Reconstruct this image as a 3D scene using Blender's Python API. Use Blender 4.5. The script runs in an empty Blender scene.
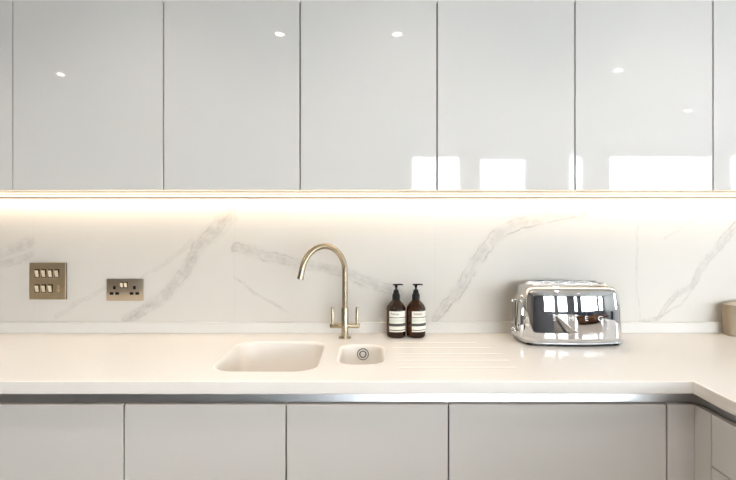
import bpy, bmesh, math, random
from mathutils import Vector, Matrix
random.seed(7)
S = bpy.context.scene
C = S.collection
PI = math.pi

# ------------------------------------------------------------------ camera
# horizontal camera 2.095 m from the splashback (front of splashback is Y = 0), lens height 1.36 m
CY, CZ, F = -2.095, 1.36, 530.0
cam = bpy.data.cameras.new('camera'); co = bpy.data.objects.new('camera', cam); C.objects.link(co)
co.location = (0, CY, CZ); co.rotation_euler = (PI/2, 0, 0)
cam.sensor_width = 36; cam.lens = F/736*36; cam.shift_y = -19/736; cam.clip_start = .05
S.camera = co
S.view_settings.view_transform = 'Standard'; S.view_settings.look = 'None'
S.view_settings.gamma = 1; S.view_settings.use_curve_mapping = False
S.view_settings.exposure = 0.27
S.cycles.max_bounces = 14; S.cycles.diffuse_bounces = 6; S.cycles.glossy_bounces = 6
S.cycles.transparent_max_bounces = 12; S.cycles.transmission_bounces = 8
S.cycles.sample_clamp_indirect = 6; S.cycles.caustics_refractive = False
S.cycles.caustics_reflective = False

# ------------------------------------------------------------------ materials
def srgb(r, g, b):
    f = lambda c: (c/255/12.92 if c/255 <= .04045 else ((c/255+.055)/1.055)**2.4)
    return (f(r), f(g), f(b), 1)

def mat(name, col, rough=.5, metal=0, ior=1.5, coat=0, trans=0, emit=None, es=0, bump=None, var=None, aniso=0):
    m = bpy.data.materials.new(name); m.use_nodes = True
    nt = m.node_tree; b = nt.nodes['Principled BSDF']
    if len(col) == 3: col = (*col, 1)
    b.inputs['Base Color'].default_value = col
    b.inputs['Roughness'].default_value = rough; b.inputs['Metallic'].default_value = metal
    b.inputs['IOR'].default_value = ior; b.inputs['Coat Weight'].default_value = coat
    b.inputs['Transmission Weight'].default_value = trans
    b.inputs['Anisotropic'].default_value = aniso
    if emit: b.inputs['Emission Color'].default_value = (*emit[:3], 1); b.inputs['Emission Strength'].default_value = es
    if bump or var:
        tc = nt.nodes.new('ShaderNodeTexCoord')
        sc, st, stretch = (bump or var)[0], (bump or (0, 0, (1, 1, 1)))[1], (bump or var)[2]
        mp = nt.nodes.new('ShaderNodeMapping'); mp.inputs['Scale'].default_value = stretch
        nt.links.new(tc.outputs['Object'], mp.inputs['Vector'])
        n = nt.nodes.new('ShaderNodeTexNoise'); n.inputs['Scale'].default_value = sc; n.inputs['Detail'].default_value = 4
        nt.links.new(mp.outputs['Vector'], n.inputs['Vector'])
        if bump:
            bp = nt.nodes.new('ShaderNodeBump'); bp.inputs['Strength'].default_value = st; bp.inputs['Distance'].default_value = .001
            nt.links.new(n.outputs['Fac'], bp.inputs['Height']); nt.links.new(bp.outputs['Normal'], b.inputs['Normal'])
        if var:
            mx = nt.nodes.new('ShaderNodeMix'); mx.data_type = 'RGBA'
            mx.inputs[6].default_value = col; mx.inputs[7].default_value = (*[c*var[1] for c in col[:3]], 1)
            nt.links.new(n.outputs['Fac'], mx.inputs[0]); nt.links.new(mx.outputs[2], b.inputs['Base Color'])
    return m

U1 = (1, 1, 1)
M_DOOR = mat('gloss_lacquer', (.71, .705, .69), .035, ior=1.6, var=(1.5, .985, U1))
M_DOORLOW = mat('satin_lacquer', (.71, .70, .685), .06, ior=1.5, var=(1.5, .985, U1))
M_CARC = mat('cabinet_board', (.62, .61, .59), .35, var=(6, .97, U1))
M_GAP = mat('gap_shade', (.16, .155, .15), .6, var=(6, .9, U1))  # dark tone that paints the shade in the gaps between fronts
M_TOP = mat('solid_surface', (.90, .88, .852), .16, ior=1.5, var=(30, .985, U1))
M_SINK = mat('solid_surface_bowl', (.83, .80, .76), .4, ior=1.5, var=(30, .985, U1))
M_ALU = mat('anodised_rail', (.86, .87, .89), .30, 1, var=(40, .9, (.02, 1, 1)))
M_BRASS = mat('brushed_bronze', (.43, .36, .262), .27, 1, bump=(400, .04, (1, 1, .04)))
M_PLATE = mat('bronze_plate', (.62, .51, .34), .42, 1, bump=(300, .15, (.05, 1, 1)))
M_PLATEP = mat('polished_bronze', (.66, .56, .44), .32, 1, var=(30, .9, U1))
M_ROCK = mat('bright_rocker', (.80, .74, .64), .22, 1, var=(30, .95, U1))
M_BLACK = mat('black_plastic', (.012, .012, .012), .38, var=(40, .7, U1))
M_PUMP = mat('black_pump', (.008, .007, .007), .34, ior=1.3, var=(40, .7, U1))
M_CHROME = mat('chrome', (.86, .86, .87), .025, 1, var=(8, .98, U1))
M_DARK = mat('dark_slot', (.012, .011, .010), .9, var=(40, .8, U1))
M_AMBER = mat('amber_glass', (.075, .020, .005), .04, ior=1.45, trans=.88, var=(20, .9, U1))
M_WHITE = mat('white_paint', (.84, .83, .81), .6, var=(5, .97, U1))
M_CEIL = mat('ceiling_paint', (.86, .86, .85), .7, var=(5, .98, U1))
M_REAR = mat('grey_wall_paint', (.20, .21, .235), .6, var=(5, .95, U1))
M_FRAME = mat('window_frame_paint', (.30, .31, .33), .4, var=(8, .95, U1))
M_WOOD = mat('walnut_top', (.16, .07, .035), .75, var=(12, .6, (1, 8, 1)))
M_NAVY = mat('navy_fabric', (.022, .032, .065), .8, bump=(300, .3, U1))
M_STEEL = mat('white_metal', (.75, .75, .75), .35, var=(8, .97, U1))
M_LETTER = mat('letter_enamel', (.85, .85, .85), .3, var=(8, .97, U1))
M_BEIGE = mat('beige_shadow', (.36, .285, .20), .6, var=(14, .85, (1, 1, 5)))  # colour of the blurred shadow at the right edge
M_CREAM = mat('pale_reflection', (.80, .74, .66), .7, var=(14, .9, U1))  # colour of the pale reflection on top of that shadow
M_DISC = mat('lamp_disc', (1, 1, 1), .4, emit=(1, .88, .72), es=60)
M_TRIM = mat('lamp_trim', (.8, .8, .8), .3, var=(8, .97, U1))
M_INK = mat('label_ink', (.07, .07, .065), .6, var=(40, .8, U1))
M_PROFILE = mat('led_profile', (.15, .125, .10), .5, 0, var=(20, .9, U1))

def floor_mat():
    m = mat('oak_boards', (.27, .25, .23), .75, var=(9, .72, (1, 12, 1)))
    return m
M_FLOOR = floor_mat()
M_LEFT = mat('wall_paint_taupe', (.24, .225, .21), .6, var=(5, .97, U1))
M_PLATEB = mat('plate_back', (.10, .08, .06), .5, var=(20, .9, U1))

def led_mat():
    # opal diffuser over a row of single diodes
    m = bpy.data.materials.new('led_diffuser'); m.use_nodes = True; nt = m.node_tree
    b = nt.nodes['Principled BSDF']; b.inputs['Base Color'].default_value = (.9, .88, .85, 1)
    tc = nt.nodes.new('ShaderNodeTexCoord'); sp = nt.nodes.new('ShaderNodeSeparateXYZ')
    nt.links.new(tc.outputs['Object'], sp.inputs[0])
    a = nt.nodes.new('ShaderNodeMath'); a.operation = 'MULTIPLY'; a.inputs[1].default_value = 2*PI/.0166
    nt.links.new(sp.outputs[0], a.inputs[0])
    s = nt.nodes.new('ShaderNodeMath'); s.operation = 'SINE'; nt.links.new(a.outputs[0], s.inputs[0])
    k = nt.nodes.new('ShaderNodeMath'); k.operation = 'MULTIPLY_ADD'
    k.inputs[1].default_value = .55*LED; k.inputs[2].default_value = LED
    nt.links.new(s.outputs[0], k.inputs[0])
    b.inputs['Emission Color'].default_value = (1, .78, .54, 1)
    nt.links.new(k.outputs[0], b.inputs['Emission Strength'])
    return m
LED = 12.5
M_LED = led_mat()
M_LENS = mat('opal_lens', (.85, .83, .78), .4, emit=(1, .90, .74), es=.9)

def glass_mat():
    m = bpy.data.materials.new('window_glass'); m.use_nodes = True; nt = m.node_tree
    for n in list(nt.nodes):
        if n.type != 'OUTPUT_MATERIAL': nt.nodes.remove(n)
    out = nt.nodes['Material Output']
    t = nt.nodes.new('ShaderNodeBsdfTransparent'); g = nt.nodes.new('ShaderNodeBsdfGlossy'); g.inputs['Roughness'].default_value = .02
    f = nt.nodes.new('ShaderNodeFresnel'); f.inputs['IOR'].default_value = 1.45
    mx = nt.nodes.new('ShaderNodeMixShader')
    nt.links.new(f.outputs[0], mx.inputs[0]); nt.links.new(t.outputs[0], mx.inputs[1]); nt.links.new(g.outputs[0], mx.inputs[2])
    nt.links.new(mx.outputs[0], out.inputs[0])
    return m
M_GLASS = glass_mat()

def label_mat():
    m = mat('paper_label', (.78, .76, .68), .55)
    nt = m.node_tree; b = nt.nodes['Principled BSDF']
    tc = nt.nodes.new('ShaderNodeTexCoord'); sp = nt.nodes.new('ShaderNodeSeparateXYZ'); nt.links.new(tc.outputs['Object'], sp.inputs[0])
    mr = nt.nodes.new('ShaderNodeMapRange'); mr.inputs[1].default_value = .0246; mr.inputs[2].default_value = .102
    nt.links.new(sp.outputs[2], mr.inputs[0])
    cr = nt.nodes.new('ShaderNodeValToRGB'); r = cr.color_ramp; r.interpolation = 'CONSTANT'
    pa, ink, pl = (.80, .78, .70, 1), (.05, .05, .045, 1), (.66, .67, .60, 1)
    els = [(0, pa), (.065, ink), (.105, pa), (.27, ink), (.41, pa), (.47, pl), (.62, pa), (.675, ink), (.71, pa)]
    r.elements[0].position = 0; r.elements[0].color = pa; r.elements[1].position = els[1][0]; r.elements[1].color = ink
    for p, c in els[2:]:
        e = r.elements.new(p); e.color = c
    nt.links.new(mr.outputs[0], cr.inputs[0]); nt.links.new(cr.outputs[0], b.inputs['Base Color'])
    return m
M_LABEL = label_mat()

# ---- splashback: large veined slabs; veins are distances to bent lines in metres
def px(x, y): return ((x-368)/253.0, CZ-(y-221)/253.0)
def splash_mat():
    m = bpy.data.materials.new('veined_porcelain'); m.use_nodes = True; nt = m.node_tree
    b = nt.nodes['Principled BSDF']; b.inputs['Roughness'].default_value = .42; b.inputs['IOR'].default_value = 1.45
    N, L = nt.nodes.new, nt.links.new
    def lk(v, s):
        if hasattr(v, 'is_output'): L(v, s)
        else: s.default_value = v
    def M(op, a, b_=0, c=0, clamp=False):
        n = N('ShaderNodeMath'); n.operation = op; n.use_clamp = clamp
        lk(a, n.inputs[0]); lk(b_, n.inputs[1]); lk(c, n.inputs[2]); return n.outputs[0]
    def V(op, a, b_=(0, 0, 0), s=None):
        n = N('ShaderNodeVectorMath'); n.operation = op; lk(a, n.inputs[0]); lk(b_, n.inputs[1])
        if s is not None: lk(s, n.inputs[3])
        return n.outputs['Value'] if op in ('DOT_PRODUCT', 'LENGTH') else n.outputs[0]
    def noise(vec, sc, det=4, rough=.6):
        n = N('ShaderNodeTexNoise'); n.inputs['Scale'].default_value = sc; n.inputs['Detail'].default_value = det
        n.inputs['Roughness'].default_value = rough; L(vec, n.inputs['Vector']); return n
    tc = N('ShaderNodeTexCoord'); P0 = V('MULTIPLY', tc.outputs['Object'], (1, 0, 1))
    w1 = noise(P0, 9, 5); w2 = noise(P0, 40, 3)
    d1 = V('SCALE', V('SUBTRACT', w1.outputs['Color'], (.5, .5, .5)), s=.045)
    d2 = V('SCALE', V('SUBTRACT', w2.outputs['Color'], (.5, .5, .5)), s=.014)
    P = V('MULTIPLY', V('ADD', P0, V('ADD', d1, d2)), (1, 0, 1))
    # (points px, half width px start->end, band strength, line strength)
    veins = [
        ([(-25, 266), (5, 252), (28, 242)], 3.5, 5, .42, .25), ([(-10, 268), (16, 262), (30, 255)], 4, 4, .38, .3),
        ([(126, 322), (164, 295), (186, 270), (197, 248), (231, 212)], 5, 6, .52, .42),
        ([(140, 279), (168, 262), (192, 241)], 1.5, 2.5, .18, .28), ([(55, 318), (80, 303), (104, 288)], 1.5, 2, .18, .2),
        ([(236, 247), (268, 256), (300, 264), (335, 271), (375, 284), (398, 294)], 4.5, 5, .40, .50),
        ([(235, 276), (252, 292), (288, 311)], 1, 1, .15, .6), ([(220, 232), (234, 218)], 4, 4, .25, .25),
        ([(437, 318), (455, 296), (475, 262), (494, 238), (516, 224), (545, 217), (578, 209)], 4.5, 8, .42, .6),
        ([(640, 321), (657, 318), (676, 295), (692, 286), (706, 262), (721, 243), (745, 218)], 1.5, 4.5, .40, .7),
        ([(657, 318), (681, 305), (694, 287)], .8, 1, .2, .6), ([(664, 238), (690, 222), (707, 211)], .8, 1.2, .15, .38),
        ([(636.5, 200), (637, 285), (641, 320)], .5, .5, .1, .30),
    ]
    band = line = None
    for pts, wa, wb, bs, ls in veins:
        dm = None; n = len(pts)-1
        for i in range(n):
            a = px(*pts[i]); c = px(*pts[i+1]); a = Vector((a[0], 0, a[1])); c = Vector((c[0], 0, c[1])); ba = c-a
            pa = V('SUBTRACT', P, tuple(a))
            h = M('MULTIPLY', V('DOT_PRODUCT', pa, tuple(ba)), 1/ba.length_squared, clamp=True)
            dist = V('LENGTH', V('SUBTRACT', pa, V('SCALE', tuple(ba), s=h)))
            u0 = (wa+(wb-wa)*i/n)/253; u1 = (wa+(wb-wa)*(i+1)/n)/253
            dn = M('DIVIDE', dist, M('MULTIPLY_ADD', h, u1-u0, u0))
            dm = dn if dm is None else M('MINIMUM', dm, dn)
        bd = M('MULTIPLY', M('SUBTRACT', 1, M('SMOOTH_MIN', M('MULTIPLY', dm, .62), 1, .3), clamp=True), bs*1.15)
        sh = .004/((wa+wb)/2/253)*.45
        ln = M('MULTIPLY', M('SUBTRACT', 1, M('DIVIDE', M('ABSOLUTE', M('SUBTRACT', dm, .85)), max(sh, .16)), clamp=True), ls)
        band = bd if band is None else M('MAXIMUM', band, bd)
        line = ln if line is None else M('MAXIMUM', line, ln)
    n3 = noise(P0, 26, 6, .7); n4 = noise(P0, 14, 4, .6)
    k3 = N('ShaderNodeMapRange'); L(n3.outputs['Fac'], k3.inputs[0]); k3.inputs[1].default_value = .33; k3.inputs[2].default_value = .68
    k4 = N('ShaderNodeMapRange'); L(n4.outputs['Fac'], k4.inputs[0]); k4.inputs[1].default_value = .40; k4.inputs[2].default_value = .62
    tot = M('ADD', M('MULTIPLY', band, k3.outputs[0]), M('MULTIPLY', line, k4.outputs[0]), clamp=True)
    n5 = noise(P0, 2.2, 3); cloud = M('MULTIPLY', M('SUBTRACT', n5.outputs['Fac'], .45, clamp=True), .22)
    tot = M('ADD', tot, cloud, clamp=True)
    # slab joints every 0.793 m
    sp = N('ShaderNodeSeparateXYZ'); L(tc.outputs['Object'], sp.inputs[0])
    j = M('ABSOLUTE', M('SUBTRACT', M('FRACT', M('DIVIDE', M('ADD', sp.outputs[0], .528+.793*4+.3965), .793)), .5))
    joint = M('MULTIPLY', M('LESS_THAN', j, .0013), .12)
    mx = N('ShaderNodeMix'); mx.data_type = 'RGBA'; L(tot, mx.inputs[0])
    mx.inputs[6].default_value = (.80, .772, .725, 1); mx.inputs[7].default_value = (.36, .335, .305, 1)
    m2 = N('ShaderNodeMix'); m2.data_type = 'RGBA'; L(joint, m2.inputs[0]); L(mx.outputs[2], m2.inputs[6]); m2.inputs[7].default_value = (.4, .38, .35, 1)
    L(m2.outputs[2], b.inputs['Base Color'])
    return m
M_SPLASH = splash_mat()

# ------------------------------------------------------------------ mesh helpers
def obj(name, bm, m, parent=None, smooth=False, loc=None):
    me = bpy.data.meshes.new(name); bmesh.ops.recalc_face_normals(bm, faces=bm.faces[:])
    bm.to_mesh(me); bm.free(); me.materials.append(m)
    if smooth is not False:
        for p in me.polygons: p.use_smooth = True
        if smooth is not True: me.set_sharp_from_angle(angle=math.radians(smooth))
    o = bpy.data.objects.new(name, me); C.objects.link(o)
    if loc: o.location = loc
    if parent: o.parent = parent
    return o
def thing(name, label, cat, loc=(0, 0, 0), group=None):
    o = bpy.data.objects.new(name, None); C.objects.link(o); o.empty_display_size = .05
    o.location = loc; o['label'] = label; o['category'] = cat
    if group: o['group'] = group
    return o
def tag(o, label, cat, group=None):
    o['label'] = label; o['category'] = cat
    if group: o['group'] = group
    return o
def struct(name, bm, m, smooth=False):
    o = obj(name, bm, m, None, smooth); o['kind'] = 'structure'; return o
def box(bm, x0, x1, y0, y1, z0, z1, bev=0, seg=2):
    t = bmesh.new()
    v = [t.verts.new((x, y, z)) for x in (x0, x1) for y in (y0, y1) for z in (z0, z1)]
    for f in ((0, 1, 3, 2), (4, 6, 7, 5), (0, 4, 5, 1), (2, 3, 7, 6), (0, 2, 6, 4), (1, 5, 7, 3)): t.faces.new([v[i] for i in f])
    if bev: bmesh.ops.bevel(t, geom=t.edges[:], offset=bev, segments=seg, profile=.5, affect='EDGES')
    join(bm, t)
def join(bm, t):
    mp = {v: bm.verts.new(v.co) for v in t.verts}
    for f in t.faces: bm.faces.new([mp[v] for v in f.verts])
    t.free()
def bx(*a, **k):
    bm = bmesh.new(); box(bm, *a, **k); return bm
def loft(bm, rings, cap0=True, cap1=True, closed=True):
    vs = [[bm.verts.new(p) for p in r] for r in rings]; n = len(vs[0])
    for a, b in zip(vs, vs[1:]):
        for i in range(n if closed else n-1): bm.faces.new((a[i], a[(i+1) % n], b[(i+1) % n], b[i]))
    if cap0: bm.faces.new(vs[0][::-1])
    if cap1: bm.faces.new(vs[-1])
    return vs
def lathe(bm, prof, c=(0, 0, 0), axis='z', n=40, cap0=True, cap1=True):
    def P(r, h, a):
        u, v = r*math.cos(a), r*math.sin(a)
        d = {'z': (u, v, h), 'y': (u, h, v), 'x': (h, u, v)}[axis]
        return (c[0]+d[0], c[1]+d[1], c[2]+d[2])
    loft(bm, [[P(r, h, 2*PI*i/n) for i in range(n)] for r, h in prof], cap0, cap1)
def tube(bm, pts, r, n=20, cap=True):
    pts = [Vector(p) for p in pts]; rs = r if isinstance(r, (list, tuple)) else [r]*len(pts); rings = []
    t0 = (pts[1]-pts[0]).normalized(); up = Vector((0, 1, 0)) if abs(t0.y) < .9 else Vector((1, 0, 0))
    u = t0.cross(up).normalized()
    for i, p in enumerate(pts):
        t = ((pts[min(i+1, len(pts)-1)]-pts[max(i-1, 0)])).normalized()
        u = (u-t*u.dot(t)).normalized(); w = t.cross(u)
        rings.append([p+rs[i]*(u*math.cos(2*PI*k/n)+w*math.sin(2*PI*k/n)) for k in range(n)])
    loft(bm, rings, cap, cap)
def rrect(cx, cy, a, b, r, n=8):
    """rounded rectangle, half sizes a, b, as (x, y) points"""
    r = min(r, a, b); out = []
    for sx, sy, a0 in ((1, 1, 0), (-1, 1, PI/2), (-1, -1, PI), (1, -1, 3*PI/2)):
        for i in range(n+1):
            t = a0+PI/2*i/n; out.append((cx+sx*(a-r)+r*math.cos(t), cy+sy*(b-r)+r*math.sin(t)))
    return out
def text_mesh(s, size, ext):
    cu = bpy.data.curves.new('text', 'FONT'); cu.body = s; cu.size = size; cu.extrude = ext; cu.align_x = 'CENTER'; cu.align_y = 'CENTER'
    o = bpy.data.objects.new('text', cu); C.objects.link(o)
    me = bpy.data.meshes.new_from_object(o.evaluated_get(bpy.context.evaluated_depsgraph_get()))
    bpy.data.objects.remove(o); bm = bmesh.new(); bm.from_mesh(me); bpy.data.meshes.remove(me); return bm

# ------------------------------------------------------------------ the room
X0, X1, Y0, Y1, H = -3.3, 6.4, -7.0, .008, 2.55
struct('floor', bx(X0-.2, X1+.2, Y0-.2, Y1+.15, -.06, 0), M_FLOOR)
struct('ceiling', bx(X0-.2, X1+.2, Y0-.2, Y1+.15, H, H+.06), M_CEIL)
struct('wall_back', bx(X0, X1, Y1, Y1+.12, 0, H), M_WHITE)
struct('wall_left', bx(X0-.12, X0, Y0, Y1+.12, 0, H), M_LEFT)
# bulkhead closing the gap above the wall cabinets
struct('trim_1', bx(-2.08, 1.59, -.335, Y1, 2.088, H), M_WHITE)
# rear wall with window openings, and right wall with one
WIN = [(.68, 1.50, .95, 2.42), (1.77, 2.55, .95, 2.38), (3.20, 3.47, .95, 2.42), (3.84, 5.58, .95, 2.42), (5.76, 6.32, .95, 2.42)]
RW = [(-3.7, -2.1, .9, 2.25)]
def holed(bm, lo, hi, holes, mk):
    cur = lo
    for a, b, z0, z1 in holes:
        mk(bm, cur, a, 0, H)
        if z0 > 0: mk(bm, a, b, 0, z0)
        mk(bm, a, b, z1, H); cur = b
    mk(bm, cur, hi, 0, H)
b = bmesh.new(); holed(b, X0, X1, WIN, lambda m, a, c, z0, z1: box(m, a, c, Y0-.15, Y0, z0, z1)); struct('wall_rear', b, M_REAR)
b = bmesh.new(); holed(b, Y0, Y1+.12, RW, lambda m, a, c, z0, z1: box(m, X1, X1+.15, a, c, z0, z1)); struct('wall_right', b, M_WHITE)
def window(i, plane, a, c, z0, z1):
    bm = bmesh.new(); f = .035
    def bb(u0, u1, w0, w1, d0, d1):
        if plane == 'rear': box(bm, u0, u1, Y0-.10-d1, Y0-.10-d0, w0, w1)
        else: box(bm, X1+.06+d0, X1+.06+d1, u0, u1, w0, w1)
    bb(a, a+f, z0, z1, 0, .05); bb(c-f, c, z0, z1, 0, .05); bb(a+f, c-f, z0, z0+f, 0, .05); bb(a+f, c-f, z1-f, z1, 0, .05)
    w = (c-a)
    if plane == 'right': bb((a+c)/2-.02, (a+c)/2+.02, z0+f, z1-f, 0, .05)
    fr = obj('window_%d' % i, bm, M_FRAME); fr['kind'] = 'structure'
    bm = bmesh.new(); bb(a+f, c-f, z0+f, z1-f, .02, .026); obj('window_pane', bm, M_GLASS, fr)
    l = bpy.data.lights.new('daylight_portal', 'AREA'); l.shape = 'RECTANGLE'; l.size = w; l.size_y = z1-z0; l.cycles.is_portal = True
    o = bpy.data.objects.new('daylight_portal', l); C.objects.link(o)
    if plane == 'rear': o.location = ((a+c)/2, Y0-.16, (z0+z1)/2); o.rotation_euler = (PI/2, 0, PI)
    else: o.location = (X1+.16, (a+c)/2, (z0+z1)/2); o.rotation_euler = (PI/2, 0, -PI/2); o.rotation_euler = (PI/2, 0, PI/2)
for i, w in enumerate(WIN): window(i+1, 'rear', *w)
for i, w in enumerate(RW): window(len(WIN)+i+1, 'right', *w)
W = bpy.data.worlds.new('sky'); S.world = W; W.use_nodes = True
W.node_tree.nodes['Background'].inputs[0].default_value = (.88, .95, 1, 1)
W.node_tree.nodes['Background'].inputs[1].default_value = 19

# ------------------------------------------------------------------ splashback
tag(obj('splashback', bx(-2.3, 1.9, 0, .0074, .92, 1.4605), M_SPLASH), 'white veined marble-look splashback between worktop and wall cabinets', 'splashback')

# ------------------------------------------------------------------ wall cabinets
UB = 1.4617; UT = 2.0855; UF = -.352
ux = [-1.62, -1.169, -.673, -.2237, .227, .681, 1.135, 1.59]
ulab = ['glossy warm grey wall cabinet at the left edge, only a sliver in view',
        'wide glossy grey wall cabinet above the switch plate and socket',
        'glossy pale grey wall cabinet second left of the window reflections, above the main basin',
        'glossy pale grey wall cabinet above the bronze tap and soap bottles',
        'glossy grey wall cabinet mirroring two square windows, above the gap between bottles and toaster',
        'glossy grey wall cabinet mirroring one wide window, above the toaster right half',
        'glossy pale grey wall cabinet at the right edge, only a narrow strip in view']
for i in range(7):
    a, c = ux[i], ux[i+1]
    t = thing('wall_cabinet', ulab[i], 'wall cabinet', ((a+c)/2, UF, UB), 'wall cabinets'); w = (c-a)/2; d = -UF
    bm = bmesh.new(); y0, y1 = .0235, d+.007; h = UT-UB
    box(bm, -w+.0002, w-.0002, y0, y1, h-.02, h-.002)
    box(bm, -w+.0002, -w+.018, y0, y1, .022, h-.02); box(bm, w-.018, w-.0002, y0, y1, .022, h-.02)
    box(bm, -w+.018, w-.018, y1-.008, y1, .022, h-.02)
    obj('cabinet_body', bm, M_CARC, t)
    obj('bottom_panel', bx(-w+.0002, w-.0002, .0206, y1, .0005, .0035), M_DOOR, t)
    obj('bottom_board', bx(-w+.0002, w-.0002, y0, y1, .004, .0218), M_CARC, t)
    obj('seam_shade', bx(-w+.0002, w-.0002, .021, .0233, .004, h-.002), M_GAP, t)  # dark sheet behind the door, stands in for shade in the seams
    obj('door', bx(-w+.0021, w-.0021, 0, .0205, 0, h, bev=.0012), M_DOOR, t)

# LED strip under the wall cabinets, hard against the splashback
t = thing('led_strip', 'glowing warm LED strip under the wall cabinets along the splashback', 'strip light', (0, 0, UB))
LY0, LY1, LH = -.036, -.012, .0105
bm = bmesh.new(); box(bm, -1.62, 1.59, LY1, LY1+.0015, -LH, .0008); box(bm, -1.62, 1.59, LY0, LY1, -.0005, .0008); box(bm, -1.62, 1.59, LY0-.002, LY0, -LH, -LH+.0022)
obj('profile', bm, M_PROFILE, t)
obj('front_lens', bx(-1.62, 1.59, LY0-.0012, LY0, -LH+.0022, -.0005), M_LENS, t)
obj('diffuser', bx(-1.615, 1.585, LY0+.0005, LY1-.0005, -LH+.002, -LH+.004), M_LED, t)

# ------------------------------------------------------------------ worktop with moulded sink
WT, WB, WF, RX, RXE, RYE = .92, .884, -.64, .893, 1.53, -2.7
XL = -2.05
top = bmesh.new()
e = .003
def quad(bm, pts): bm.faces.new([bm.verts.new(p) for p in pts])
def rect(bm, x0, x1, y0, y1, z): quad(bm, [(x0, y0, z), (x1, y0, z), (x1, y1, z), (x0, y1, z)])
rect(top, XL, -.56, WF+e, 0, WT); rect(top, .52, RX+e, WF+e, 0, WT); rect(top, RX+e, RXE, WF+e, 0, WT); rect(top, RX+e, RXE, RYE+e, WF+e, WT)
# bowls and drainer grooves: contours in plan
MB = dict(cx=-.3085, cy=-.352, a=.1625, b=.198, r=.075)
HB = dict(cx=-.021, cy=-.338, a=.078, b=.134, r=.055)
GR = [(-.176, .088, .40), (-.258, .085, .43), (-.340, .085, .45), (-.422, .085, .45), (-.503, .088, .45)]
loops = [rrect(MB['cx'], MB['cy'], MB['a'], MB['b'], MB['r']), rrect(HB['cx'], HB['cy'], HB['a'], HB['b'], HB['r'])]
for gy, g0, g1 in GR: loops.append(rrect((g0+g1)/2, gy, (g1-g0)/2, .0085, .0085, 5))
ed = []
from mathutils.geometry import delaunay_2d_cdt
cv = []
def loop_edges(pts):
    n0 = len(cv); cv.extend(Vector(p) for p in pts)
    for i in range(len(pts)): ed.append((n0+i, n0+(i+1) % len(pts)))
loop_edges([(-.56, WF+e), (.52, WF+e), (.52, 0), (-.56, 0)])
for l in loops: loop_edges(l)
v2, e2, f2, *_r = delaunay_2d_cdt(cv, ed, [], 1, 1e-6)
tv = [top.verts.new((p.x, p.y, WT)) for p in v2]
def inside(p, l):
    r = False
    for i in range(len(l)):
        (xa, ya), (xb, yb) = l[i-1], l[i]
        if (ya > p.y) != (yb > p.y) and p.x < xa+(xb-xa)*(p.y-ya)/(yb-ya): r = not r
    return r
for f in f2:
    cen = sum((v2[i] for i in f), Vector((0, 0)))/len(f)
    if not any(inside(cen, l) for l in loops): top.faces.new([tv[i] for i in f])
# front edge profile swept round the L
prof = [(e, WT)] + [(e-e*math.sin(a), WT-e+e*math.cos(a)) for a in (PI/8, PI/4, 3*PI/8, PI/2)] + [(0, WB+.002), (.002, WB)]
path = lambda o, z: [(XL, WF+o, z), (RX+o, WF+o, z), (RX+o, RYE+o, z), (RXE, RYE+o, z)]
loft(top, [path(o, z) for o, z in prof], False, False, closed=False)
rect(top, XL, RX+.002, WF+.002, -.6, WB); rect(top, RX+.002, RXE, RYE+.002, -.6, WB)   # underside lip
rect(top, XL, RXE, -.05, 0, WB)
quad(top, [(XL, WF, WB), (XL, 0, WB), (XL, 0, WT), (XL, WF, WT)]); quad(top, [(RXE, RYE, WB), (RXE, 0, WB), (RXE, 0, WT), (RXE, RYE, WT)])
# grooves are pressed into the same sheet
for (gy, g0, g1) in GR:
    rings = []
    for o, z in ((0, 0), (.001, -.0001), (.003, -.0005), (.005, -.0009), (.0065, -.0011), (.008, -.0012)):
        rings.append([(x, y, WT+z) for x, y in rrect((g0+g1)/2, gy, (g1-g0)/2-o, .0085-o, .0085-o, 5)])
    loft(top, rings, False, True)
wt = obj('worktop', top, M_TOP, None, 30)
tag(wt, 'pale cream solid surface worktop turning the corner, with moulded sink and drainer grooves', 'worktop')
# flip any downward top faces
def bowl(name, p, depth, rim, fil, draft, lab=None):
    rings = []; pr = [(0, 0), (.0008, 0)]
    pr += [(.0008+rim*math.sin(a), -rim+rim*math.cos(a)) for a in [math.radians(d) for d in (12, 25, 38, 50, 62, 74, 84)]]
    o1 = pr[-1][0]; zb = -depth+fil
    for k in range(1, 9): pr.append((o1+draft*k/8, pr[8][1]+(zb-pr[8][1])*k/8))
    o2 = pr[-1][0]
    pr += [(o2+fil-fil*math.cos(a), zb-fil*math.sin(a)) for a in [math.radians(d) for d in (12, 24, 36, 48, 60, 72, 82, 90)]]
    for o, z in pr:
        rings.append([(x, y, WT+z) for x, y in rrect(p['cx'], p['cy'], p['a']-o, p['b']-o, max(p['r']-o*.6, .02))])
    bm = bmesh.new(); loft(bm, rings, False, True)
    ob = obj(name, bm, M_SINK, wt, 60)
    return ob
bowl('sink_basin', MB, .185, .010, .045, .012)['label'] = 'large moulded basin'
hb = bowl('half_bowl', HB, .12, .010, .03, .012); hb['label'] = 'small shallow bowl with overflow'
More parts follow.
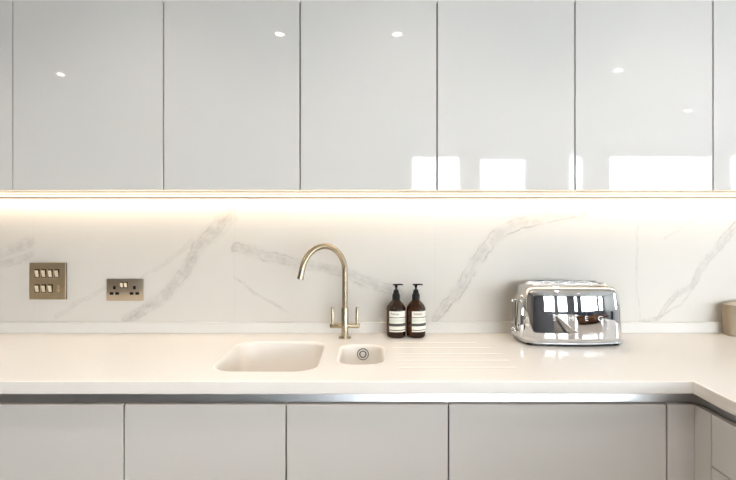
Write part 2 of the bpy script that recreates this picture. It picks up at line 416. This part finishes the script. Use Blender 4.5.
# overflow ring in the back wall of the half bowl; waste in its floor
oc = (-.018, HB['cy']+HB['b']-.0180, WT-.031)
bm = bmesh.new(); lathe(bm, [(.0205, .004), (.0205, -.0005), (.0180, -.0005), (.0180, .004)], oc, 'y', 40, False, False); obj('overflow_gasket', bm, M_DARK, hb, 40)
bm = bmesh.new(); lathe(bm, [(.0180, .003), (.0180, -.0015), (.0170, -.0025), (.0135, -.0025), (.0128, -.0012), (.0128, .003)], oc, 'y', 40, False, False); obj('overflow_ring', bm, M_STEEL, hb, 40)
bm = bmesh.new(); lathe(bm, [(.0128, .0005), (.0001, .0005)], oc, 'y', 40, False, False); obj('overflow_recess', bm, M_DARK, hb)
bm = bmesh.new(); lathe(bm, [(.0092, .002), (.0092, -.0015), (.0080, -.0025), (.0001, -.0025)], oc, 'y', 32, False, False); obj('overflow_cap', bm, M_STEEL, hb, 40)
for par, p, dz in ((hb, HB, .12), (wt, MB, .185)):
    bm = bmesh.new(); lathe(bm, [(.036, .0), (.036, .002), (.030, .003), (.022, .001), (.0001, .001)], (p['cx'], p['cy'], WT-dz), 'z', 40, True, False)
    obj('waste', bm, M_CHROME, par, 40)
# upstand
us = bx(XL, RXE, -.016, -.0003, WT, WT+.042, bev=.0015)
tag(obj('upstand', us, M_TOP), 'low cream upstand strip along the foot of the splashback', 'upstand')

# ------------------------------------------------------------------ base cabinets
DF, DT, PL = -.620, .849, .10
bxs = [-1.58, -1.13, -.679, -.228, .224, .832]
blab = ['pale grey handleless base cabinet further left, beside the leftmost one in view',
        'pale grey handleless base cabinet at the left edge, below the switch plate',
        'pale grey handleless base cabinet under the large basin left half',
        'pale grey handleless base cabinet under the tap and half bowl',
        'widest handleless base cabinet, below the toaster, with warm shading at right']
for i in range(5):
    a, c = bxs[i], bxs[i+1]; w = (c-a)/2
    t = thing('base_cabinet', blab[i], 'base cabinet', ((a+c)/2, DF, 0), 'base cabinets')
    bm = bmesh.new(); yf, yb = .043, .60
    zl, zr = (.72 if i == 3 else .883), (.72 if i == 2 else .883)   # the shared sides under the big basin stop below it
    box(bm, -w+.0003, -w+.018, yf, yb, PL, zl); box(bm, w-.018, w-.0003, yf, yb, PL, zr)
    box(bm, -w+.018, w-.018, yf, yb, PL, PL+.018); box(bm, -w+.018, w-.018, yb-.008, yb, PL+.018, .883)
    obj('cabinet_body', bm, M_CARC, t)
    obj('seam_shade', bx(-w+.0003, w-.0003, .0215, .026, PL, .836), M_GAP, t)
    obj('door', bx(-w+.002, w-.002, 0, .0205, PL+.01, DT, bev=.0012), M_DOORLOW, t)
    obj('plinth', bx(-w+.0003, w-.0003, .06, .078, 0, PL), M_DOORLOW, t)
# corner filler: two narrow boards meeting in the inner corner
RD = .908
t = thing('corner_filler', 'narrow grey filler boards meeting in the inner corner of the base cabinets', 'filler panel', (RD, DF, 0))
bm = bmesh.new(); box(bm, .834-RD, 0, 0, .0205, PL+.01, DT, bev=.001); obj('filler_board', bm, M_DOORLOW, t)
bm = bmesh.new(); box(bm, .0005, .021, -.070, .0205, PL+.01, DT, bev=.001); obj('filler_board', bm, M_DOORLOW, t)
obj('plinth', bx(.834-RD, .1, .06, .078, 0, PL), M_DOORLOW, t)
obj('backing', bx(.834-RD, .0, .0225, .026, PL, .836), M_GAP, t)
# return run: drawer units whose fronts face left
ry = [-.692, -1.292, -1.892, -2.65]
rlab = ['grey handleless drawer unit on the right return, next to the corner filler', 'grey handleless drawer unit in the middle of the right return', 'grey handleless drawer unit at the near end of the right return']
for i in range(3):
    a, c = ry[i+1], ry[i]; w = (c-a)/2
    t = thing('drawer_unit', rlab[i], 'drawer unit', (RD, (a+c)/2, 0), 'drawer units on the return')
    bm = bmesh.new(); xf, xb = .043, .60
    box(bm, xf, xb, -w+.0003, -w+.018, PL, .883); box(bm, xf, xb, w-.018, w-.0003, PL, .883)
    box(bm, xf, xb, -w+.018, w-.018, PL, PL+.018); box(bm, xb-.008, xb, -w+.018, w-.018, PL+.018, .883)
    obj('cabinet_body', bm, M_CARC, t)
    obj('seam_shade', bx(.0215, .026, -w+.0003, w-.0003, PL, .836), M_GAP, t)
    for z0, z1 in ((.7135, DT), (.4135, .7095), (PL+.01, .4095)):
        obj('drawer_front', bx(0, .0205, -w+.002, w-.002, z0, z1, bev=.0012), M_DOORLOW, t)
    obj('plinth', bx(.06, .078, -w+.0003, w-.0003, 0, PL), M_DOORLOW, t)
# end panel at the far right behind the return
tag(obj('end_panel', bx(1.512, 1.53, -2.65, -.02, 0, .883), M_DOORLOW), 'grey back panel closing the outer side of the return run', 'panel')
# handle rails: recessed channel under the worktop edge
def rail(name, prof_fn, lab):
    bm = bmesh.new(); loft(bm, prof_fn, True, True); return tag(obj(name, bm, M_ALU, None, 30), lab, 'handle rail', 'handle rails')
pr = [(.0365, .8835), (.0280, .8455), (.0272, .8435), (.0260, .8430)]
pr += [(.0222, .8430), (.0222, .8405), (.031, .8405), (.0395, .847), (.0415, .855), (.0415, .8835)]
rail('handle_rail', [[(x(o), DF+o, z) for o, z in pr] for x in (lambda o: -1.58, lambda o: RD+o)], 'long silver recessed handle rail under the worktop front edge')
rail('handle_rail', [[(RD+o, y(o), z) for o, z in pr] for y in (lambda o: DF+o-.0006, lambda o: -2.65)], 'darker recessed handle rail under the return worktop at right')

# ------------------------------------------------------------------ tap
t = thing('mixer_tap', 'brushed bronze swan-neck mixer tap with two upright levers behind the sink', 'tap', (-.087, -.103, WT))
bm = bmesh.new(); lathe(bm, [(.0235, 0), (.0235, .004), (.022, .0055), (.0001, .0055)], n=40, cap1=False); obj('base_flange', bm, M_BRASS, t, 40)
bm = bmesh.new(); lathe(bm, [(.0132, .005), (.0132, .112), (.0122, .1145), (.0001, .1145)], n=36, cap1=False); obj('body', bm, M_BRASS, t, 40)
R, th = .098, math.radians(42); dx, dy = -math.cos(th), -math.sin(th)
zs = .2505
pts = [(0, 0, z) for z in (.112, .15, .19, .22)]
for k in range(0, 33):
    a = math.radians(166*k/32); s = R-R*math.cos(a); pts.append((dx*s, dy*s, zs+R*math.sin(a)))
a = math.radians(166); tx, tz = math.sin(a), math.cos(a)
lx = pts[-1]; pts += [(lx[0]+dx*tx*q, lx[1]+dy*tx*q, lx[2]+tz*q) for q in (.012, .026, .038)]
bm = bmesh.new(); tube(bm, pts, .0106, 24); sp_ = obj('spout', bm, M_BRASS, t, 40)
q0 = Vector(pts[-2]); q1 = Vector(pts[-1]); dd = (q1-q0).normalized()
bm = bmesh.new(); tube(bm, [q1-dd*.008, q1+dd*.002, q1+dd*.0025], [.0114, .0114, .0085], 24); obj('aerator', bm, M_BRASS, sp_, 40)
bm = bmesh.new(); tube(bm, [(-.056, 0, .046), (-.054, 0, .046), (.054, 0, .046), (.056, 0, .046)], [.0075, .0088, .0088, .0075], 24); obj('cross_bar', bm, M_BRASS, t, 40)
for s in (-1, 1):
    bm = bmesh.new(); tube(bm, [(s*.046, -.002, .046), (s*.046, -.002, .115), (s*.046, -.002, .117)], [.0056, .0056, .0046], 18); obj('lever', bm, M_BRASS, t, 40)

# ------------------------------------------------------------------ soap bottles
def bottle(x, y, rot, lab):
    t = thing('soap_bottle', lab, 'bottle', (x, y, WT), 'amber soap bottles'); t.rotation_euler = (0, 0, rot)
    r = .0368
    pf = [(.0001, .002), (.022, .002), (.028, 0), (.0325, .0012), (.0355, .005), (r, .011), (r, .106), (.0362, .110), (.0338, .116), (.0292, .1235), (.0232, .1305), (.0172, .1365), (.0142, .141), (.0132, .145), (.0132, .152), (.0001, .152)]
    bm = bmesh.new(); lathe(bm, pf, n=48, cap0=False, cap1=False); g = obj('bottle_body', bm, M_AMBER, t, 50)
    bm = bmesh.new(); a0, a1 = math.radians(-90-56), math.radians(-90+56)
    cols = [[((r+.0006)*math.cos(a0+(a1-a0)*k/28), (r+.0006)*math.sin(a0+(a1-a0)*k/28), z) for z in (.0246, .06, .102)] for k in range(29)]
    vs = [[bm.verts.new(p) for p in c] for c in cols]
    for p, q in zip(vs, vs[1:]):
        for j in range(2): bm.faces.new((p[j], q[j], q[j+1], p[j+1]))
    lb = obj('label', bm, M_LABEL, t, True)
    bm = text_mesh('Aesop.', .0125, .0)
    for v in bm.verts:
        an = math.radians(-90)+(v.co.x-.012)/r; z = .0925+v.co.y
        v.co = ((r+.0009)*math.cos(an), (r+.0009)*math.sin(an), z)
    obj('lettering', bm, M_INK, lb)
    # ribbed collar
    bm = bmesh.new(); n = 48; rings = []
    for rr, z in ((.0125, .140), (.0140, .142), (.0140, .158), (.0128, .163), (.0108, .166), (.0108, .172), (.0085, .177), (.0085, .180)):
        rings.append([((rr*(1+(.05 if (i % 2 and .141 < z < .164) else 0)))*math.cos(2*PI*i/n), (rr*(1+(.05 if (i % 2 and .141 < z < .164) else 0)))*math.sin(2*PI*i/n), z) for i in range(n)])
    loft(bm, rings); obj('collar', bm, M_PUMP, t, 30)
    bm = bmesh.new(); lathe(bm, [(.0036, .178), (.0036, .194), (.0001, .194)], n=20, cap1=False); obj('pump_stem', bm, M_PUMP, t, 40)
    bm = bmesh.new(); lathe(bm, [(.0040, .186), (.0058, .1925), (.0066, .195), (.0066, .1990), (.0056, .2005), (.0001, .201)], n=24, cap1=False)
    cr, sr = math.cos(-rot), math.sin(-rot)
    tube(bm, [(q*cr, q*sr, z) for q, z in ((-.0125, .1980), (-.011, .1980), (.008, .1985), (.020, .1985), (.0245, .1973), (.0255, .1960))], [.002, .0028, .0030, .0027, .0024, .002], 14)
    obj('pump_head', bm, M_PUMP, t, 40)
bottle(.1072, -.079, math.radians(9), 'amber glass soap bottle with black pump beside the tap')
bottle(.1825, -.077, math.radians(27), 'amber glass soap bottle with black pump, farther from the tap, nearer the toaster')

# ------------------------------------------------------------------ toaster
TX, TY = .731, -.141
t = thing('toaster', 'polished chrome toaster with long slots on the worktop', 'toaster', (TX, TY, WT))
def plan(a, b, r, bulx, buly, n=10, m=16):
    """rounded rectangle whose four sides bow outward"""
    out = []
    cs = [(1, 1, 0), (-1, 1, PI/2), (-1, -1, PI), (1, -1, 3*PI/2)]
    base = []
    for k, (sx, sy, a0) in enumerate(cs):
        for i in range(n+1):
            th_ = a0+PI/2*i/n; base.append((sx*(a-r)+r*math.cos(th_), sy*(b-r)+r*math.sin(th_)))
        nx = cs[(k+1) % 4]; p0 = base[-1]; p1 = (nx[0]*(a-r)+r*math.cos(nx[2]), nx[1]*(b-r)+r*math.sin(nx[2]))
        for i in range(1, m): base.append((p0[0]+(p1[0]-p0[0])*i/m, p0[1]+(p1[1]-p0[1])*i/m))
    for x, y in base:
        out.append((x*(1+bulx*(1-min(1, abs(y)/b)**2)), y*(1+buly*(1-min(1, abs(x)/a)**2))))
    return out
A, B, TH = .178, .083, .209
def lean(z):
    """how far the chrome wall leans in at height z"""
    return .033*max(0, z-.018)+max(0, z-.1)**2/2/.8
def shell_prof():
    """(z, inset) pairs from the base to the top plate"""
    pf = [(.014, .004), (.0155, .001), (.018, 0)]
    
    for k in range(1, 15):
        z = .018+(TH-.026-.018)*k/14; pf.append((z, lean(z)))
    z0, o0 = pf[-1]; sl = .033+(z0-.1)/.8; a0 = math.atan(sl); r = .026
    for k in range(1, 11):
        a_ = a0+(PI/2-a0-.06)*k/10
        pf.append((z0+r*(math.sin(a_)-math.sin(a0)), o0+r*(math.cos(a0)-math.cos(a_))))
    return pf
pf = shell_prof(); bm = bmesh.new(); rings = []
for z, o in pf: rings.append([(x, y, z) for x, y in plan(A-o, B-o, max(.036-o*.3, .02), .012, .27)])
z_, o_ = pf[-1]
rings.append([(x, y, z_+.0012) for x, y in plan(A-o_-.012, B-o_-.012, .02, .01, .04)])
loft(bm, rings); obj('shell', bm, M_CHROME, t, True)
ZT = z_+.0012
# dark gap and polished skirt at the bottom with feet
bm = bmesh.new(); loft(bm, [[(x, y, z) for x, y in plan(A-o, B-o, .034, .012, .27)] for z, o in ((.0085, .012), (.0085, .003), (.0095, -.0015), (.0130, -.0015), (.0140, .001), (.0147, .006))]); obj('base_skirt', bm, M_ALU, t, 30)
bm = bmesh.new(); loft(bm, [[(x, y, z) for x, y in plan(A-.014, B-.014, .03, .012, .27)] for z in (.0068, .0088)]); obj('base_underside', bm, M_BLACK, t, 30)
for sx in (-1, 1):
    for sy in (-1, 1):
        bm = bmesh.new(); lathe(bm, [(.010, 0), (.0115, .002), (.0115, .0075), (.0001, .0075)], (sx*(A-.024), sy*(B-.022), 0), n=24, cap1=False); obj('foot', bm, M_BLACK, t, 40)
# two long slots with raised rims, each with a bread guide showing inside
for sy in (-1, 1):
    bm = bmesh.new(); hl, hw, cy = .130, .0205, sy*.031
    ring = lambda o, z: [(x, y, z) for x, y in rrect(-.004, cy, hl-o, hw-o, .019-o, 6)]
    loft(bm, [ring(-.009, ZT-.0005), ring(-.0080, ZT+.0010), ring(-.0015, ZT+.0052), ring(.0015, ZT+.0048), ring(.0025, ZT-.0008)], False, False)
    sl_ = obj('slot_rim', bm, M_ALU, t, 35)
    bm = bmesh.new(); loft(bm, [ring(.0028, ZT+.0008), ring(.0028, ZT+.0003)]); obj('slot_opening', bm, M_DARK, sl_)
    bm = bmesh.new()
    for s in (-1, 1):
        for q in (-.10, -.052, -.004, .044, .092): tube(bm, [(q, cy+s*.011, ZT), (q, cy+s*.011, ZT+.0085), (q+.030, cy+s*.011, ZT+.0085), (q+.030, cy+s*.011, ZT)], .0011, 8)
    obj('bread_guide', bm, M_CHROME, sl_, 40)
# left end: control panel plate with lever slot, lever, buttons and dial
pn = bmesh.new(); xo = -A*1.012
ps = [(-.0555, .022), (.0555, .022), (.0575, .05), (.055, .12), (.048, .160), (.036, .172), (-.036, .172), (-.048, .160), (-.055, .12), (-.0575, .05)]
def inset(z): 
    return lean(z)
loft(pn, [[(xo-.0075-(.0 if k else 0)+dxx+inset(z)*.9, y*s, .095+(z-.095)*s) for y, z in ps] for k, (dxx, s) in enumerate(((.016, 1), (.003, 1), (.0005, .985), (0, .96)))])
pn_o = obj('control_panel', pn, M_CHROME, t, 50)
bm = bmesh.new(); box(bm, xo-.0086, xo-.0070, -.0035, .0035, .055, .150, bev=.0005); obj('lever_slot', bm, M_DARK, pn_o)
bm = bmesh.new(); tube(bm, [(xo-.004, 0, .148), (xo-.018, 0, .148)], .0032, 14)
box(bm, xo-.026, xo-.016, -.014, .014, .1425, .1545, bev=.0035); obj('lever', bm, M_CHROME, pn_o, 40)
bm = bmesh.new(); lathe(bm, [(.0165, 0), (.0165, -.003), (.0135, -.0045), (.0125, -.015), (.011, -.0165), (.0001, -.0165)], (xo-.0075, 0, .038), 'x', 32, True, False); obj('dial', bm, M_CHROME, pn_o, 40)
for yy in (-.034, .034):
    bm = bmesh.new(); lathe(bm, [(.0065, 0), (.0065, -.003), (.005, -.004), (.0001, -.004)], (xo-.0072, yy, .062), 'x', 24, True, False); obj('button', bm, M_CHROME, pn_o, 40)
# raised letters along the front
def front_y(x, z):
    o = lean(z); bb = B-o
    return -bb*(1+.27*(1-min(1, abs(x)/(A-o))**2))
for ch, xc in zip('SMEG', (-.079, -.021, .033, .083)):
    bm = text_mesh(ch, .0235, .0006)
    for v in bm.verts:
        X, Z = xc+v.co.x*1.05, (.098)+v.co.y; v.co = (X, front_y(X, Z)-.0006-v.co.z, Z)
    obj('letter', bm, M_LETTER, t)['label'] = 'raised letter %s' % ch

# ------------------------------------------------------------------ switch plate and socket
sx, sz = (47.25-368)/254.4, CZ-(281.2-221)/254.4
t = thing('switch_plate', 'square bronze switch plate with two rows of rocker switches on the left of the splashback', 'light switch', (sx, 0, sz))
obj('faceplate', bx(-.0715, .0715, -.0105, -.0065, -.0725, .0725, bev=.001), M_PLATE, t)
obj('mounting_frame', bx(-.0708, .0712, -.0065, -.0001, -.0718, .0718), M_PLATEB, t)
for r_ in (0, 1):
    for k in range(4):
        X = (-1.62+k*1.0)*.0257+.0015; Z = (.031, -.0285)[r_]
        if r_ == 1 and k == 3:
            bm = bmesh.new(); box(bm, X-.0085, X+.0085, -.0125, -.0095, Z-.013, Z+.013, bev=.0006); o = obj('blank_module', bm, M_PLATE, t, 40)
            bm = bmesh.new(); lathe(bm, [(.003, 0), (.003, -.001), (.0001, -.0013)], (X+.012, -.0105, Z), 'y', 16, True, False); obj('screw', bm, M_ROCK, t, 40); continue
        bm = bmesh.new(); box(bm, X-.0098, X+.0098, -.0112, -.0095, Z-.0165, Z+.0160, bev=.0003); f = obj('switch_surround', bm, M_DARK, t)
        bm = bmesh.new(); xs = (X-.0068, X+.0074); ring = lambda x: [(x, -.0108, Z-.0150), (x, -.0112, Z+.0135), (x, -.0180, Z+.0118), (x, -.0150, Z+.001), (x, -.0122, Z-.0140)]
        loft(bm, [ring(xs[0]), ring(xs[1])]); bmesh.ops.bevel(bm, geom=bm.edges[:], offset=.0006, segments=2, affect='EDGES'); obj('rocker', bm, M_ROCK, f, 30)
sx, sz = (125.0-368)/253.6, CZ-(289.9-221)/253.6
t = thing('double_socket', 'flat bronze double power socket right of the switch plate', 'socket', (sx, 0, sz))
obj('faceplate', bx(-.0735, .0735, -.0045, 0, -.0432, .0432, bev=.0012), M_PLATEP, t, 40)
for s, ex in ((-1, -.0422), (1, .0368)):
    for X, Z, w, h in ((ex, .0088, .0052, .0066), (ex-.0112, -.0142, .0074, .0052), (ex+.0112, -.0142, .0074, .0052)):
        bm = bmesh.new(); box(bm, X-w, X+w, -.0050, -.0040, Z-h, Z+h, bev=.0003); obj('pin_slot', bm, M_DARK, t)
for X in (-.0125, .0035):
    bm = bmesh.new(); box(bm, X-.0068, X+.0068, -.0052, -.0042, .0072, .0322); f = obj('switch_surround', bm, M_DARK, t)
    bm = bmesh.new(); ring = lambda x: [(x, -.0048, .0092), (x, -.0050, .0302), (x, -.0115, .0282), (x, -.0085, .0202), (x, -.006, .0102)]
    loft(bm, [ring(X-.0052), ring(X+.0052)]); bmesh.ops.bevel(bm, geom=bm.edges[:], offset=.0005, segments=2, affect='EDGES'); obj('rocker', bm, M_ROCK, f, 30)

# ------------------------------------------------------------------ beige box standing in for a soft shadow and reflection
t = thing('shadow_standin', 'beige box standing in for a blurred shadow and reflection, mostly cut off at the right edge', 'container', (1.494, -.05, WT))
bm = bmesh.new(); loft(bm, [[(x, y, z) for x, y in rrect(0, 0, .12-o, .03-o, .02, 6)] for z, o in ((0, .008), (.003, .004), (.05, .001), (.114, 0), (.118, .002))]); obj('standin_body', bm, M_BEIGE, t, 40)
bm = bmesh.new(); rings = []
for k in range(7):
    f = k/6; rings.append([(x, y, .118+.012*math.sin(f*PI/2)+random.uniform(-.004, .004)*(0 < k)) for x, y in rrect(0, 0, .118*(1-f*.7), .029*(1-f*.9), .02, 6)])
loft(bm, rings); obj('standin_top', bm, M_CREAM, t, True)

# ------------------------------------------------------------------ wooden tray on the return, outside the frame but mirrored in the chrome
t = thing('wooden_tray', 'brown oval wooden tray on the return worktop, seen mirrored in the toaster', 'tray', (1.20, -.98, WT))
bm = bmesh.new(); loft(bm, [[(x, y, z) for x, y in rrect(0, 0, .20-o, .11-o, .11-o, 12)] for z, o in ((0, .045), (.004, .035), (.03, .012), (.052, .001), (.056, .001), (.057, .006), (.05, .011), (.03, .022), (.012, .045), (.010, .06))]); obj('tray_body', bm, M_WOOD, t, 50)

# ------------------------------------------------------------------ ceiling downlights, mirrored ones and unseen added ones
spots = [(-.56, -1.975), (.184, -1.975), (-1.6, -.95), (-.72, -.95), (.12, -.95), (1.0, -.95), (-2.49, -2.9), (1.97, -2.78), (3.43, -4.29), (1.56, -4.73), (1.16, -6.55), (2.09, -6.55), (-2.6, -1.4), (-2.4, -5.4)]  # row over the worktop is out of view, added to brighten worktop and doors
proto = None
for x, y in spots:
    if proto is None:
        proto = thing('downlight', 'small round recessed ceiling downlight, some mirrored as bright dots, others unseen and added for light', 'ceiling light', (x, y, H), 'recessed ceiling downlights')
        bm = bmesh.new(); lathe(bm, [(.028, -.001), (.030, -.005), (.041, -.004), (.043, 0)], n=32, cap0=False, cap1=False); obj('trim_ring', bm, M_TRIM, proto, 40)
        bm = bmesh.new(); lathe(bm, [(.0285, -.0005), (.0285, -.0025)], n=32); obj('lamp_disc', bm, M_DISC, proto)
    else:
        c = proto.copy(); C.objects.link(c); c.location = (x, y, H)
        for ch in list(proto.children):
            d = ch.copy(); C.objects.link(d); d.parent = c
    l = bpy.data.lights.new('downlight_beam', 'SPOT'); l.energy = (60 if x < 0 else 36) if y < -1 else 21; l.color = (1, .93, .85) if y > -1 else (1, .82, .64); l.spot_size = math.radians(110); l.spot_blend = .8; l.shadow_soft_size = .03
    o = bpy.data.objects.new('downlight_beam', l); C.objects.link(o); o.location = (x, y, H-.012)

# ------------------------------------------------------------------ dining end of the room, mirrored in the chrome
t = thing('dining_table', 'long dining table with brown wooden top near the windows, seen mirrored in the toaster', 'table', (2.75, -3.6, 0))
bm = bmesh.new(); loft(bm, [[(x, y, z) for x, y in rrect(0, 0, 1.0-o, .45-o, .40, 12)] for z, o in ((.715, .02), (.722, .004), (.745, 0), (.75, .004))]); obj('tabletop', bm, M_WOOD, t, 40)
for s in (-1, 1):
    for q in (-1, 1):
        bm = bmesh.new(); tube(bm, [(s*.72, q*.30, 0), (s*.68, q*.27, .717)], [.022, .035], 16); obj('leg', bm, M_STEEL, t, 40)
cp = None
for k, (x, y, rz) in enumerate(((2.2, -4.36, PI), (2.75, -4.36, PI), (3.3, -4.36, PI), (4.08, -3.6, -PI/2))):
    if cp is None:
        cp = thing('dining_chair', 'navy upholstered dining chair at the wooden table, seen mirrored in the toaster', 'chair', (x, y, 0), 'navy dining chairs'); 
        obj('seat', bx(-.23, .23, -.23, .23, .42, .50, bev=.025, seg=3), M_NAVY, cp, 50)
        bm = bmesh.new(); loft(bm, [[(X, .20+.35*(z-.5)*.4+Y, z) for X, Y in rrect(0, 0, .225-o, .03-o*.3, .028, 5)] for z, o in ((.48, .02), (.5, .005), (.7, 0), (.86, .008), (.90, .03))]); obj('backrest', bm, M_NAVY, cp, 50)
        for s in (-1, 1):
            for q in (-1, 1):
                bm = bmesh.new(); tube(bm, [(s*.21, q*.21, 0), (s*.19, q*.19, .425)], [.012, .017], 12); obj('leg', bm, M_BLACK, cp, 40)
    else:
        c = cp.copy(); C.objects.link(c); c.location = (x, y, 0); c.rotation_euler = (0, 0, rz)
        for ch in list(cp.children):
            d = ch.copy(); C.objects.link(d); d.parent = c
